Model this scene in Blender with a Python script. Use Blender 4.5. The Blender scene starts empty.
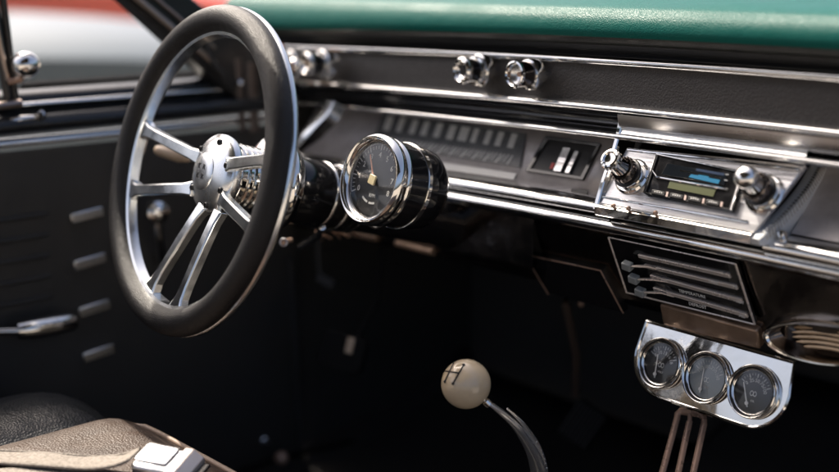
import bpy, bmesh, math, random
from mathutils import Vector as V, Matrix
random.seed(7)
SC = bpy.context.scene
COL = SC.collection
R = math.radians

# ------------------------------------------------------------------ camera
F_PX, PW, PH = 1200.0, 839.0, 472.0
YAW, PITCH = R(48), R(12.5)
CAM = V((.72, -.665, .83))
FWD = V((-math.sin(YAW) * math.cos(PITCH), math.cos(YAW) * math.cos(PITCH), -math.sin(PITCH)))
RT = V((math.cos(YAW), math.sin(YAW), 0))
UP = RT.cross(FWD)
def ray(x, y): return FWD * F_PX + RT * (x - PW / 2) - UP * (y - PH / 2)
def PY(x, y, Y): r = ray(x, y); return CAM + r * ((Y - CAM.y) / r.y)
def PX(x, y, X): r = ray(x, y); return CAM + r * ((X - CAM.x) / r.x)
def PZ(x, y, Z): r = ray(x, y); return CAM + r * ((Z - CAM.z) / r.z)
def PP(x, y, o, n):
    r = ray(x, y); return CAM + r * ((o - CAM).dot(n) / r.dot(n))

cam_d = bpy.data.cameras.new("camera"); cam = bpy.data.objects.new("camera", cam_d); COL.objects.link(cam)
cam_d.sensor_width = 36; cam_d.lens = 36 * F_PX / PW
cam.matrix_world = Matrix(((RT.x, UP.x, -FWD.x, CAM.x), (RT.y, UP.y, -FWD.y, CAM.y), (RT.z, UP.z, -FWD.z, CAM.z), (0, 0, 0, 1)))
cam_d.clip_start = .02; cam_d.clip_end = 1000
cam_d.dof.use_dof = True; cam_d.dof.focus_distance = 1.25; cam_d.dof.aperture_fstop = 1.75
SC.camera = cam

# ------------------------------------------------------------------ materials
def mat(name, col, rough=.5, metal=0., bump=None, var=None, coat=0., spec=.5, rvar=None, emit=None, aniso=0.):
    m = bpy.data.materials.new(name); m.use_nodes = True
    nt = m.node_tree; b = nt.nodes["Principled BSDF"]; L = nt.links.new
    b.inputs["Base Color"].default_value = (*col, 1); b.inputs["Roughness"].default_value = rough
    b.inputs["Metallic"].default_value = metal; b.inputs["Coat Weight"].default_value = coat
    b.inputs["Coat Roughness"].default_value = .06
    b.inputs["Specular IOR Level"].default_value = spec
    tc = nt.nodes.new("ShaderNodeTexCoord")
    def noise(scale, detail=3, stretch=None):
        n = nt.nodes.new("ShaderNodeTexNoise"); n.inputs["Scale"].default_value = scale; n.inputs["Detail"].default_value = detail
        if stretch:
            mp = nt.nodes.new("ShaderNodeMapping"); mp.inputs["Scale"].default_value = stretch
            L(tc.outputs["Object"], mp.inputs["Vector"]); L(mp.outputs[0], n.inputs["Vector"])
        else: L(tc.outputs["Object"], n.inputs["Vector"])
        return n
    if bump:
        for k, (kind, scale, dist, stretch) in enumerate(bump):
            if kind == "noise": n = noise(scale, 4, stretch); out = n.outputs["Fac"]
            else:
                n = nt.nodes.new("ShaderNodeTexVoronoi"); n.inputs["Scale"].default_value = scale
                L(tc.outputs["Object"], n.inputs["Vector"]); out = n.outputs["Distance"]
            bp = nt.nodes.new("ShaderNodeBump"); bp.inputs["Distance"].default_value = dist; bp.inputs["Strength"].default_value = 1
            L(out, bp.inputs["Height"])
            if k: L(prev.outputs[0], bp.inputs["Normal"])
            prev = bp
        L(prev.outputs[0], b.inputs["Normal"])
    if var:
        scale, col2, lo, hi = var[:4]
        n = noise(scale, 5, var[4] if len(var) > 4 else None); r = nt.nodes.new("ShaderNodeMapRange")
        r.inputs["From Min"].default_value = lo; r.inputs["From Max"].default_value = hi
        mx = nt.nodes.new("ShaderNodeMix"); mx.data_type = "RGBA"
        mx.inputs[6].default_value = (*col, 1); mx.inputs[7].default_value = (*col2, 1)
        L(n.outputs["Fac"], r.inputs["Value"]); L(r.outputs[0], mx.inputs[0]); L(mx.outputs[2], b.inputs["Base Color"])
    if rvar:
        scale, lo, hi = rvar[:3]
        n = noise(scale, 5, rvar[3] if len(rvar) > 3 else None); r = nt.nodes.new("ShaderNodeMapRange")
        r.inputs["From Min"].default_value = .3; r.inputs["From Max"].default_value = .7
        r.inputs["To Min"].default_value = lo; r.inputs["To Max"].default_value = hi
        L(n.outputs["Fac"], r.inputs["Value"]); L(r.outputs[0], b.inputs["Roughness"])
    if emit:
        b.inputs["Emission Color"].default_value = (*emit[0], 1); b.inputs["Emission Strength"].default_value = emit[1]
    return m

M = {}
M["chrome"] = mat("chrome", (.86, .845, .81), .06, 1, bump=[("noise", 9, .0014, None), ("noise", 40, .0002, None)], rvar=(22, .02, .14))
M["chrome_trim"] = mat("chrome_trim", (.80, .80, .79), .1, 1, bump=[("noise", 26, .0008, (.35, 1, 1)), ("noise", 7, .002, (.5, 1, 1))], rvar=(80, .06, .2))
M["satin"] = mat("polished_aluminium", (.86, .88, .88), .2, 1, bump=[("noise", 11, .001, None)], rvar=(45, .15, .27))
M["fin"] = mat("bright_fin_metal", (.72, .74, .75), .42, .25, bump=[("noise", 200, .0002, (1, 1, .1))])
M["pedal"] = mat("worn_pedal_rubber", (.006, .006, .006), .8, spec=.15)
M["ribs"] = mat("warm_reflection_ribs", (.72, .50, .30), .28, .45)  # copper reflections of the sunlit seat painted into the ribs
M["hub"] = mat("satin_hub_metal", (.88, .89, .89), .26, 1, rvar=(40, .18, .33))
M["lever"] = mat("polished_lever_steel", (.86, .86, .85), .14, .86, rvar=(60, .08, .2))
M["smooth"] = mat("smooth_chrome", (.85, .86, .86), .26, 1)
M["nickel"] = mat("warm_nickel", (.74, .67, .62), .26, .6, bump=[("noise", 30, .0006, None)], rvar=(50, .2, .4))
M["reflection_patch"] = mat("painted_seat_reflection", (.40, .275, .195), .25, .5, bump=[("noise", 18, .0016, None)], var=(22, (.24, .16, .11), .42, .62))  # brown reflection of the sunlit seat put into the colour
M["glare_dial"] = mat("glass_glare_dial", (.26, .29, .30), .4)  # grey haze of the gauge glass painted into the dial
M["brushed"] = mat("brushed_aluminium", (.64, .64, .65), .28, 1, bump=[("noise", 300, .00014, (.03, 1, 1)), ("noise", 60, .0009, (.06, 1, 1)), ("noise", 14, .0022, (.15, 1, 1))], rvar=(30, .16, .4, (.1, 1, 1)))
M["cluster"] = mat("silver_cluster_paint", (.52, .49, .485), .36, .4, rvar=(30, .3, .5), var=(60, (.43, .40, .395), .4, .65))
M["leather"] = mat("black_leather", (.009, .0085, .009), .38, bump=[("vor", 1100, .0004, None), ("noise", 300, .00025, None)], rvar=(120, .36, .48), spec=.38)
M["pad"] = mat("teal_vinyl", (.004, .092, .076), .36, bump=[("vor", 700, .0003, None), ("noise", 60, .0006, None)], rvar=(14, .3, .46), var=(35, (.004, .095, .079), .4, .65), spec=.11)
M["pad"].node_tree.nodes["Principled BSDF"].inputs["Sheen Weight"].default_value = .02
M["pad"].node_tree.nodes["Principled BSDF"].inputs["Sheen Roughness"].default_value = .4
M["crinkle"] = mat("black_crinkle_paint", (.034, .030, .028), .45, bump=[("noise", 700, .0009, None), ("vor", 420, .0004, None)], rvar=(90, .36, .5))
M["gloss"] = mat("gloss_black_paint", (.008, .008, .009), .12, bump=[("noise", 30, .0006, None)], rvar=(70, .08, .2), coat=.3)
M["smoked"] = mat("smoked_metal_panel", (.20, .175, .16), .16, 1, bump=[("noise", 22, .0012, None)], rvar=(60, .1, .26))
M["greyplastic"] = mat("grey_lever_plastic", (.27, .29, .29), .22, coat=.5)
M["jamb"] = mat("brown_jamb_paint", (.075, .052, .042), .35)
M["faint"] = mat("grey_print", (.62, .62, .60), .5)
M["padfront"] = mat("shaded_pad_vinyl", (.030, .033, .030), .5, bump=[("vor", 700, .0003, None), ("noise", 60, .0004, None)], rvar=(60, .4, .55))  # light falloff on the pad front put into its grey colour
M["plastic"] = mat("black_plastic", (.012, .012, .013), .35, bump=[("noise", 400, .0002, None)])
M["vinyl"] = mat("black_door_vinyl", (.036, .035, .033), .5, bump=[("vor", 500, .0004, None), ("noise", 20, .002, None)])
M["sill"] = mat("black_sill_paint", (.012, .014, .016), .25, bump=[("noise", 25, .001, None)])
M["carpet"] = mat("black_carpet", (.034, .032, .031), .95, bump=[("noise", 350, .004, None)], spec=.1)
M["firewall"] = mat("black_insulation", (.05, .048, .046), .7, bump=[("noise", 60, .004, None)], spec=.2)
M["seat"] = mat("sunlit_seat_vinyl", (.070, .045, .032), .5, bump=[("vor", 420, .0006, None), ("noise", 22, .002, None)], var=(18, (.046, .029, .021), .4, .66), rvar=(40, .4, .6))  # sunlight on black vinyl painted in as brown
M["bolster"] = mat("shaded_seat_vinyl", (.014, .016, .019), .38, bump=[("vor", 420, .0005, None), ("noise", 16, .006, None)])  # same black vinyl, shaded copy with a bluish sheen in its colour
M["piping"] = mat("tan_piping", (.34, .25, .19), .5, bump=[("noise", 200, .0006, None)])
M["web"] = mat("khaki_webbing", (.31, .275, .24), .85, bump=[("noise", 500, .0009, (1, .2, 1)), ("noise", 420, .0008, (.2, 1, 1))], var=(300, (.20, .175, .15), .42, .65))
M["rubber"] = mat("black_rubber", (.02, .02, .021), .6, bump=[("noise", 200, .0006, None)])
M["ivory"] = mat("ivory_resin", (.72, .575, .385), .08, coat=.6, var=(14, (.65, .51, .34), .4, .65))
M["dial"] = mat("dial_black", (.012, .012, .013), .5)
M["dialgrey"] = mat("dial_grey", (.10, .105, .11), .45, var=(80, (.07, .075, .08), .4, .6))
M["white"] = mat("white_print", (.72, .72, .70), .5)
M["ink"] = mat("black_ink", (.01, .01, .012), .3)
M["cream"] = mat("cream_plastic", (.68, .58, .33), .35)
M["stalk"] = mat("tan_stalk_plastic", (.45, .34, .24), .35)
M["orange"] = mat("orange_needle", (.75, .32, .18), .4)
M["red"] = mat("red_paint_mark", (.55, .03, .02), .4)
M["lcd"] = mat("olive_lcd", (.085, .095, .045), .25)
M["blue"] = mat("blue_reflection", (.01, .22, .40), .3, emit=((.02, .30, .5), .12))  # blue reflection in the radio glass painted as a faintly glowing patch
M["navy"] = mat("navy_reflection", (.01, .05, .13), .3)  # darker part of the painted glass reflection
M["pink"] = mat("pale_copper_metal", (.62, .50, .45), .3, .6)
M["copper"] = mat("bronze_reflection_metal", (.42, .28, .21), .3, .5, bump=[("noise", 30, .0008, None)], rvar=(50, .2, .4))  # warm reflections on the bracket put into the colour; also small bronze parts
M["headliner"] = mat("dark_headliner", (.035, .032, .03), .9, bump=[("noise", 200, .001, None)])
M["silverpaint"] = mat("silver_blue_car_paint", (.075, .108, .122), .34, .2, coat=.6)
M["redpaint"] = mat("red_car_paint", (.95, .13, .07), .3, 0, coat=.6)
M["tint"] = mat("dark_window_glass", (.02, .025, .03), .05, coat=.5)
M["asphalt"] = mat("pale_concrete", (.30, .275, .24), .9, bump=[("noise", 60, .01, None)], var=(1.2, (.24, .22, .195), .35, .7))
M["pillar"] = mat("black_pillar_paint", (.012, .011, .011), .35, bump=[("noise", 60, .0008, None)])
M["bronzetrim"] = mat("bronze_pillar_trim", (.36, .29, .25), .3, .85, bump=[("noise", 30, .001, None)])
def glassmat():
    m = bpy.data.materials.new("gauge_glass"); m.use_nodes = True; nt = m.node_tree; nt.nodes.clear()
    o = nt.nodes.new("ShaderNodeOutputMaterial"); mx = nt.nodes.new("ShaderNodeMixShader"); t = nt.nodes.new("ShaderNodeBsdfTransparent")
    g = nt.nodes.new("ShaderNodeBsdfGlossy"); g.inputs["Roughness"].default_value = .03
    f = nt.nodes.new("ShaderNodeFresnel"); f.inputs["IOR"].default_value = 1.75
    ge = nt.nodes.new("ShaderNodeNewGeometry"); sb_ = nt.nodes.new("ShaderNodeMath"); sb_.operation = "SUBTRACT"; sb_.inputs[0].default_value = 1
    ml = nt.nodes.new("ShaderNodeMath"); ml.operation = "MULTIPLY"
    L = nt.links.new; L(ge.outputs["Backfacing"], sb_.inputs[1]); L(f.outputs[0], ml.inputs[0]); L(sb_.outputs[0], ml.inputs[1]); L(ml.outputs[0], mx.inputs[0]); L(t.outputs[0], mx.inputs[1]); L(g.outputs[0], mx.inputs[2]); L(mx.outputs[0], o.inputs[0])
    return m
M["glass"] = glassmat()

# ------------------------------------------------------------------ helpers
def frame(o, z, x=(1, 0, 0)):
    z = V(z).normalized(); x = V(x); x = (x - z * x.dot(z)).normalized(); y = z.cross(x)
    return Matrix(((x.x, y.x, z.x, o[0]), (x.y, y.y, z.y, o[1]), (x.z, y.z, z.z, o[2]), (0, 0, 0, 1)))
ID = Matrix.Identity(4)
def T(x, y, z): return Matrix.Translation((x, y, z))

def thing(name, label, cat, loc, group=None):
    o = bpy.data.objects.new(name, None); COL.objects.link(o); o.location = loc; o.empty_display_size = .02
    o["label"] = label; o["category"] = cat
    if group: o["group"] = group
    return o
def origin(o):
    p = V(o.location)
    while o.parent: o = o.parent; p += V(o.location)
    return p
def obj(name, bm, m, parent=None, sharp=38, bev=0, seg=2, label=None, solid=0, sub=0):
    off = origin(parent) if parent else V((0, 0, 0))
    bmesh.ops.remove_doubles(bm, verts=bm.verts, dist=1e-6)
    bmesh.ops.recalc_face_normals(bm, faces=bm.faces)
    if parent: bmesh.ops.translate(bm, verts=bm.verts, vec=-off)
    me = bpy.data.meshes.new(name); bm.to_mesh(me); bm.free()
    for mm in (m if isinstance(m, (list, tuple)) else [m]): me.materials.append(M[mm])
    for p in me.polygons: p.use_smooth = True
    me.set_sharp_from_angle(angle=R(sharp))
    o = bpy.data.objects.new(name, me); COL.objects.link(o)
    if parent: o.parent = parent
    if solid:
        s = o.modifiers.new("solid", "SOLIDIFY"); s.thickness = solid; s.offset = -1
    if bev:
        b = o.modifiers.new("bev", "BEVEL"); b.width = bev; b.segments = seg; b.limit_method = "ANGLE"; b.angle_limit = R(40)
    if sub:
        s = o.modifiers.new("sub", "SUBSURF"); s.levels = sub; s.render_levels = sub
    if label: o["label"] = label
    return o
def structure(name, bm, m, **k):
    o = obj(name, bm, m, **k); o["kind"] = "structure"; return o
def B(): return bmesh.new()
def faces_idx(bm, n0, idx):
    if idx:
        bm.faces.ensure_lookup_table()
        for f in bm.faces[n0:]: f.material_index = idx
def lathe(bm, prof, Mx=ID, n=48, idx=0, closed=False):
    n0 = len(bm.faces); rings = []
    for r, z in prof:
        if r < 1e-6: rings.append([bm.verts.new(Mx @ V((0, 0, z)))])
        else: rings.append([bm.verts.new(Mx @ V((r * math.cos(2 * math.pi * k / n), r * math.sin(2 * math.pi * k / n), z))) for k in range(n)])
    pairs = list(zip(rings, rings[1:])) + ([(rings[-1], rings[0])] if closed else [])
    for a, b in pairs:
        for k in range(n):
            k2 = (k + 1) % n
            if len(a) == 1 and len(b) == 1: continue
            if len(a) == 1: bm.faces.new((a[0], b[k], b[k2]))
            elif len(b) == 1: bm.faces.new((a[k], a[k2], b[0]))
            else: bm.faces.new((a[k], a[k2], b[k2], b[k]))
    faces_idx(bm, n0, idx); return bm
def torus(bm, Rm, r, Mx=ID, n=96, k=20, sx=1, sz=1):
    return lathe(bm, [(Rm + r * sx * math.cos(2 * math.pi * j / k), r * sz * math.sin(2 * math.pi * j / k)) for j in range(k)], Mx, n, closed=True)
def tube(bm, pts, rad, n=12, flat=1., nrm=None, idx=0):
    n0 = len(bm.faces)
    pts = [V(p) for p in pts]; rad = rad if isinstance(rad, (list, tuple)) else [rad] * len(pts)
    rings = []; ref = V(nrm) if nrm else None
    for i, p in enumerate(pts):
        t = (pts[min(i + 1, len(pts) - 1)] - pts[max(i - 1, 0)]).normalized()
        if ref is None:
            ref = V((0, 0, 1)) if abs(t.z) < .9 else V((1, 0, 0))
        a = (ref - t * ref.dot(t)).normalized(); b = t.cross(a)
        if not nrm: ref = a
        rings.append([bm.verts.new(p + a * (rad[i] * flat * math.cos(2 * math.pi * k / n)) + b * (rad[i] * math.sin(2 * math.pi * k / n))) for k in range(n)])
    for a, b in zip(rings, rings[1:]):
        for k in range(n): bm.faces.new((a[k], a[(k + 1) % n], b[(k + 1) % n], b[k]))
    bm.faces.new(rings[0][::-1]); bm.faces.new(rings[-1]); faces_idx(bm, n0, idx); return bm
def prism(bm, out, Mx, z0, z1, idx=0):
    n0 = len(bm.faces)
    a = [bm.verts.new(Mx @ V((p[0], p[1], z0))) for p in out]; b = [bm.verts.new(Mx @ V((p[0], p[1], z1))) for p in out]
    bm.faces.new(a[::-1]); bm.faces.new(b)
    for k in range(len(out)): k2 = (k + 1) % len(out); bm.faces.new((a[k], a[k2], b[k2], b[k]))
    faces_idx(bm, n0, idx); return bm
def box(bm, Mx, sx, sy, sz, idx=0):
    return prism(bm, [(-sx / 2, -sy / 2), (sx / 2, -sy / 2), (sx / 2, sy / 2), (-sx / 2, sy / 2)], Mx, -sz / 2, sz / 2, idx)
def strip(bm, prof, x0, x1, nx=24, wob=0, idx=0, closed=False):
    """profile of (y, z) points swept along x"""
    n0 = len(bm.faces); cols = []
    for i in range(nx + 1):
        x = x0 + (x1 - x0) * i / nx; s = -.012 * min(1, ((x - .02) / .69) ** 2)
        cols.append([bm.verts.new((x, y, z + s * max(0., min(1., (.80 - z) / .03)) if wob else z + s)) for y, z in prof])
    n = len(prof)
    for a, b in zip(cols, cols[1:]):
        for k in range(n if closed else n - 1): bm.faces.new((a[k], a[(k + 1) % n], b[(k + 1) % n], b[k]))
    if closed: bm.faces.new(cols[0][::-1]); bm.faces.new(cols[-1])
    faces_idx(bm, n0, idx); return bm
def smooth_prof(p, n=6):
    """Catmull-Rom through 2D points"""
    q = [p[0]] + list(p) + [p[-1]]; out = []
    for i in range(1, len(q) - 2):
        for k in range(n):
            t = k / n; a, b, c, d = q[i - 1], q[i], q[i + 1], q[i + 2]
            out.append(tuple(.5 * (2 * b[j] + (c[j] - a[j]) * t + (2 * a[j] - 5 * b[j] + 4 * c[j] - d[j]) * t * t + (3 * b[j] - a[j] - 3 * c[j] + d[j]) * t ** 3) for j in range(len(b))))
    out.append(tuple(p[-1])); return out
def rrect(w, h, r, n=5):
    out = []
    for cx, cy, a0 in ((w / 2 - r, h / 2 - r, 0), (-w / 2 + r, h / 2 - r, 90), (-w / 2 + r, -h / 2 + r, 180), (w / 2 - r, -h / 2 + r, 270)):
        for k in range(n + 1): a = R(a0 + 90 * k / n); out.append((cx + r * math.cos(a), cy + r * math.sin(a)))
    return out
def text(bm, s, size, Mx, idx=0, ex=.0002):
    n0 = len(bm.faces)
    c = bpy.data.curves.new("text", "FONT"); c.body = s; c.size = size; c.align_x = "CENTER"; c.align_y = "CENTER"; c.extrude = ex; c.resolution_u = 2
    o = bpy.data.objects.new("text", c); COL.objects.link(o)
    dg = bpy.context.evaluated_depsgraph_get(); me = bpy.data.meshes.new_from_object(o.evaluated_get(dg))
    me.transform(Mx); bm.from_mesh(me)
    bpy.data.objects.remove(o); bpy.data.meshes.remove(me); bpy.data.curves.remove(c)
    faces_idx(bm, n0, idx); return bm
def arc(bm, Rm, w, a0, a1, Mx, z, n=32, h=.0003, idx=0):
    n0 = len(bm.faces); out = []
    for k in range(n + 1): a = R(a0 + (a1 - a0) * k / n); out.append(((Rm + w / 2) * math.cos(a), (Rm + w / 2) * math.sin(a)))
    inn = [(x * (Rm - w / 2) / (Rm + w / 2), y * (Rm - w / 2) / (Rm + w / 2)) for x, y in out]
    for k in range(n):
        prism(bm, [inn[k], out[k], out[k + 1], inn[k + 1]], Mx, z, z + h)
    faces_idx(bm, n0, idx); return bm
def tick(bm, Rm, l, w, a, Mx, z, h=.0003, idx=0):
    m = Mx @ Matrix.Rotation(R(a), 4, "Z") @ T(Rm, 0, z + h / 2); return box(bm, m, l, w, h, idx)

# ------------------------------------------------------------------ setting
bm = B(); box(bm, T(0, 0, -.30), 400, 400, .1); structure("ground", bm, "asphalt")
bm = B()
prof = [(-.74, .12), (-.70, .06), (-.25, .05), (-.17, .07), (-.13, .16), (-.09, .20), (.09, .20), (.13, .16), (.17, .07), (.25, .05), (.70, .05)]
ys = [-1.0, -.6, -.2, .1, .4, .55, .66, .74]
cols = [[bm.verts.new((x, y, z + max(0, y - .5) * .35)) for x, z in prof] for y in ys]
for a, b in zip(cols, cols[1:]):
    for k in range(len(prof) - 1): bm.faces.new((a[k], a[k + 1], b[k + 1], b[k]))
structure("floor", bm, "carpet", solid=.02)
bm = B(); box(bm, T(0, .76, .40), 1.46, .03, .74); structure("firewall", bm, "firewall", bev=.005)
for sx in (-1, 1):
    bm = B(); box(bm, T(sx * .725, .56, .425), .03, .37, .74); structure("kick_panel", bm, "vinyl", bev=.004)
bm = B()
prof = smooth_prof([(-.52, 1.09), (-.48, 1.12), (-.3, 1.14), (0, 1.15), (.3, 1.14), (.48, 1.12), (.52, 1.09)], 4)
cols = [[bm.verts.new((x, y, z + dz)) for x, z in prof] for y, dz in ((-1.5, -.04), (-.9, 0), (-.3, 0), (0.02, -.02))]
for a, b in zip(cols, cols[1:]):
    for k in range(len(prof) - 1): bm.faces.new((a[k], a[k + 1], b[k + 1], b[k]))
structure("roof", bm, "headliner", solid=.03)

# ------------------------------------------------------------------ dashboard
DX0, DX1 = -.69, .69
dash = thing("dashboard", "black and chrome vintage dashboard with a teal padded top running across the cabin", "dashboard", (0, .42, .55))
bm = B(); strip(bm, smooth_prof([(.3315, .7615), (.3300, .768), (.3325, .777), (.339, .7855), (.352, .793), (.39, .799), (.46, .803), (.55, .805), (.64, .802), (.72, .798), (.80, .790)], 5), -.83, DX1, wob=1)
obj("pad", bm, "pad", dash, sharp=60)
bm = B(); strip(bm, smooth_prof([(.352, .752), (.340, .7545), (.3345, .7580), (.3320, .7612), (.3325, .7635)], 5), -.83, DX1, wob=1); obj("pad_front", bm, "padfront", dash, sharp=60)
bm = B(); strip(bm, [(.352, .752), (.372, .752), (.374, .738), (.352, .738)], -.83, DX1); obj("pad_recess", bm, "plastic", dash)
bm = B(); strip(bm, smooth_prof([(.358, .740), (.347, .739), (.344, .735), (.347, .731), (.358, .730)], 3), DX0, DX1); obj("upper_trim_strip", bm, "chrome_trim", dash)
bm = B(); strip(bm, [(.353, .7315), (.349, .715), (.346, .692), (.352, .688)], DX0, DX1); obj("upper_panel", bm, "crinkle", dash)
bm = B(); strip(bm, smooth_prof([(.350, .6925), (.340, .6915), (.334, .689), (.333, .6855), (.338, .6825), (.352, .681)], 4), DX0, DX1); obj("middle_trim_strip", bm, "chrome_trim", dash)
bm = B(); strip(bm, smooth_prof([(.349, .6815), (.353, .676), (.353, .669), (.348, .663), (.341, .660)], 4), DX0, DX1)
obj("brow", bm, "gloss", dash)
bm = B(); strip(bm, smooth_prof([(.343, .6615), (.338, .6595), (.337, .6565), (.341, .654), (.352, .6545)], 3) + [(.42, .662)], DX0, DX1); obj("brow_lip", bm, "chrome_trim", dash)
# instrument cluster face
CY0, CZ0, CY1, CZ1 = .345, .590, .398, .664
cn = V((0, -(CZ1 - CZ0), (CY1 - CY0))).normalized()
cup = V((0, CY1 - CY0, CZ1 - CZ0)).normalized(); CO = V((0, CY0, CZ0))
def CF(px, py, lift=.0): p = PP(px, py, CO, cn); return p + cn * lift
def cf_frame(o): return frame(o, cn)
bm = B()
for x0, x1 in ((DX0 + .02, -.086),):
    strip(bm, [(CY0, CZ0), ((CY0 + CY1) / 2, (CZ0 + CZ1) / 2), (CY1, CZ1)], x0, x1, 12)
face = obj("instrument_face", bm, "cluster", dash, solid=.003)
CM = frame(CO, cn)   # x = world x, y = up along face
def c2(px, py): q = CM.inverted() @ CF(px, py); return q.x, q.y
def cpoly(pts): return [c2(*p) for p in pts]
# speed scale: a dark upper band with light tick blocks, a paler lower band
bm = B(); prism(bm, cpoly([(384, 113), (527, 134), (520, 168), (372, 144)]), CM, .0004, .0016)
band = obj("speed_scale", bm, "dialgrey", dash)
bm = B()
for i in range(11):
    t0, t1 = i / 11 + .02 + (i % 3) * .004, i / 11 + .02 + .046 - (i % 2) * .006
    if 5 <= i <= 6: t1 += .016
    def L_(t, s): return (386 + (522 - 386) * t - 5 * s, 116 + 19.5 * t + 14 * s)
    prism(bm, cpoly([L_(t0, 0), L_(t1, 0), L_(t1, 1), L_(t0, 1)]), CM, .0017, .0022)
for i in range(34):
    t0 = i / 34 + .008; t1 = t0 + .009
    def L2(t, s): return (384 + (516 - 384) * t - 6 * s, 137 + 19.5 * t + (9 if i % 3 == 0 else 6) * s)
    prism(bm, cpoly([L2(t0, 0), L2(t1, 0), L2(t1, 1), L2(t0, 1)]), CM, .0017, .0021)
obj("tick_marks", bm, "faint", band)
bm = B(); prism(bm, cpoly([(377, 153), (517, 174), (514, 180), (376, 160)]), CM, .0004, .0014); obj("lower_scale", bm, "faint", dash)
# clock window
bm = B()
o4 = cpoly([(547, 137), (602, 145), (584, 181), (527, 172)]); i4 = cpoly([(549.5, 141), (598, 147.5), (582, 178), (531.5, 170)])
for k in range(4):
    k2 = (k + 1) % 4; prism(bm, [o4[k], o4[k2], i4[k2], i4[k]], CM, -.001, .0035)
win = obj("clock_window", bm, "gloss", dash)
bm = B(); prism(bm, i4, CM, .0006, .0016); obj("dial", bm, "dial", win)
bm = B(); prism(bm, cpoly([(566, 150), (573, 151), (563, 174), (556, 173)]), CM, .002, .006)
prism(bm, cpoly([(577, 153), (581, 153.6), (571, 175), (567, 174.5)]), CM, .002, .005); obj("indicator_drum", bm, "brushed", win)
bm = B(); prism(bm, cpoly([(553, 164), (556, 164.4), (554, 170), (551, 169.6)]), CM, .002, .003); obj("red_pointer", bm, "red", win)
for q in ([(572, 189), (588, 191.3), (588, 195), (571, 192.6)], [(476, 177), (500, 180.5), (498, 186), (474, 182.3)]):
    bm = B(); prism(bm, cpoly(q), CM, .0004, .0012); obj("warning_lamp_lens", bm, "dial", dash)
# lower lip and rail
bm = B(); strip(bm, smooth_prof([(.349, .5905), (.336, .588), (.327, .584), (.324, .5785), (.327, .574), (.338, .572)], 4), DX0, -.083); obj("lower_lip", bm, "chrome_trim", dash)
bm = B(); strip(bm, smooth_prof([(.345, .569), (.333, .570), (.325, .567), (.322, .562), (.324, .557), (.331, .553), (.345, .552)], 4), DX0, DX1); obj("lower_rail", bm, "chrome_trim", dash)
bm = B(); strip(bm, smooth_prof([(.345, .583), (.331, .5825), (.323, .579), (.320, .573), (.323, .567), (.331, .5635), (.345, .563)], 5), .113, DX1, closed=True); obj("side_rail", bm, "chrome_trim", dash)
bm = B(); strip(bm, [(.338, .574), (.346, .573), (.347, .567), (.338, .568)], DX0, DX1); obj("rail_gap", bm, "plastic", dash)
# lower panels (gloss black, curling under)
bm = B(); strip(bm, smooth_prof([(.341, .5535), (.341, .53), (.341, .50), (.342, .487), (.350, .476), (.38, .470), (.47, .474)], 5), DX0, -.20)
obj("lower_panel", bm, "smoked", dash)
bm = B(); strip(bm, smooth_prof([(.337, .5525), (.339, .545), (.352, .512), (.366, .480), (.376, .467), (.395, .458), (.44, .455), (.5, .46)], 5), -.197, DX1)
obj("lower_panel", bm, "smoked", dash)
bm = B(); tube(bm, [(-.68, .340, .478), (-.48, .340, .480)], .0052, 10); tube(bm, [(-.44, .340, .480), (-.37, .340, .480)], .0048, 10); obj("edge_reflection_streak", bm, "reflection_patch", dash)  # beads coloured to draw brown reflection streaks along the bottom edge
HN = V((0, -(.5488 - .4838), -.025)).normalized(); HO = V((0, .3315, .5488))   # lower panel plane, faces back and a little down
HM = frame(HO, HN)
def h2(px, py): q = HM.inverted() @ PP(px, py, HO, HN); return q.x, q.y
def hpoly(pts): return [h2(*p) for p in pts]
bm = B(); prism(bm, hpoly([(525, 254), (601, 270), (624, 313), (549, 294)]), HM, -.010, .001)
obj("blank_plate", bm, "gloss", dash, bev=.0012, seg=1)
bm = B()
q4 = hpoly([(525, 254), (601, 270), (624, 313), (549, 294)])
for k in (0, 1, 3):
    a, b = q4[k], q4[(k + 1) % 4]; tube(bm, [HM @ V((*a, .0012)), HM @ V((*b, .0012))], .0007, 6)
obj("plate_edge", bm, "copper", dash)
bm = B(); prism(bm, hpoly([(659, 304), (757, 330), (760, 350), (663, 326)]), HM, -.012, .0006); obj("reflection_patch", bm, "reflection_patch", dash, bev=.003)  # added plate painting the seat reflection on the lower panel
# centre bezel plate (console stage)
PO = V((0, .3105, .5870)); PT = V((0, .350, .6515)); pn = V((0, -(PT.z - PO.z), PT.y - PO.y)).normalized()
PM = frame(PO, pn)
def p2(px, py): q = PM.inverted() @ PP(px, py, PO, pn); return q.x, q.y
def ppoly(pts): return [p2(*p) for p in pts]
bm = B()
TL, TR, BR, BL = p2(627, 147), p2(806, 165), p2(754, 232), p2(598, 203)
prism(bm, [BL, BR, TR, TL], PM, -.006, 0)
bez = obj("center_bezel", bm, "brushed", dash, bev=.001)
bm = B()
for (a, b, r) in (((628, 150), (800, 169), .0014), ((603, 197), (748, 222), .0012)):
    A, Bp = p2(*a), p2(*b); tube(bm, [PM @ V((*A, .0005)), PM @ V((*Bp, .0005))], r, 8)
obj("ridge", bm, "chrome_trim", bez)
bm = B(); strip(bm, [(.318, .5895), (.307, .5880), (.3055, .5865), (.3055, .5785), (.309, .5765), (.33, .5755)], BL[0] + .0005, BR[0], 8)
obj("bezel_lip", bm, "chrome", dash)
for px, py in ((613, 206), (628, 208.5), (655, 213)):
    bm = B(); p = PY(px, py, .3055); lathe(bm, [(0, .0016), (.0018, .001), (.0024, 0), (.0024, -.002)], frame(p, (0, -1, 0)), 12); obj("lip_screw", bm, "copper", dash)
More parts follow.
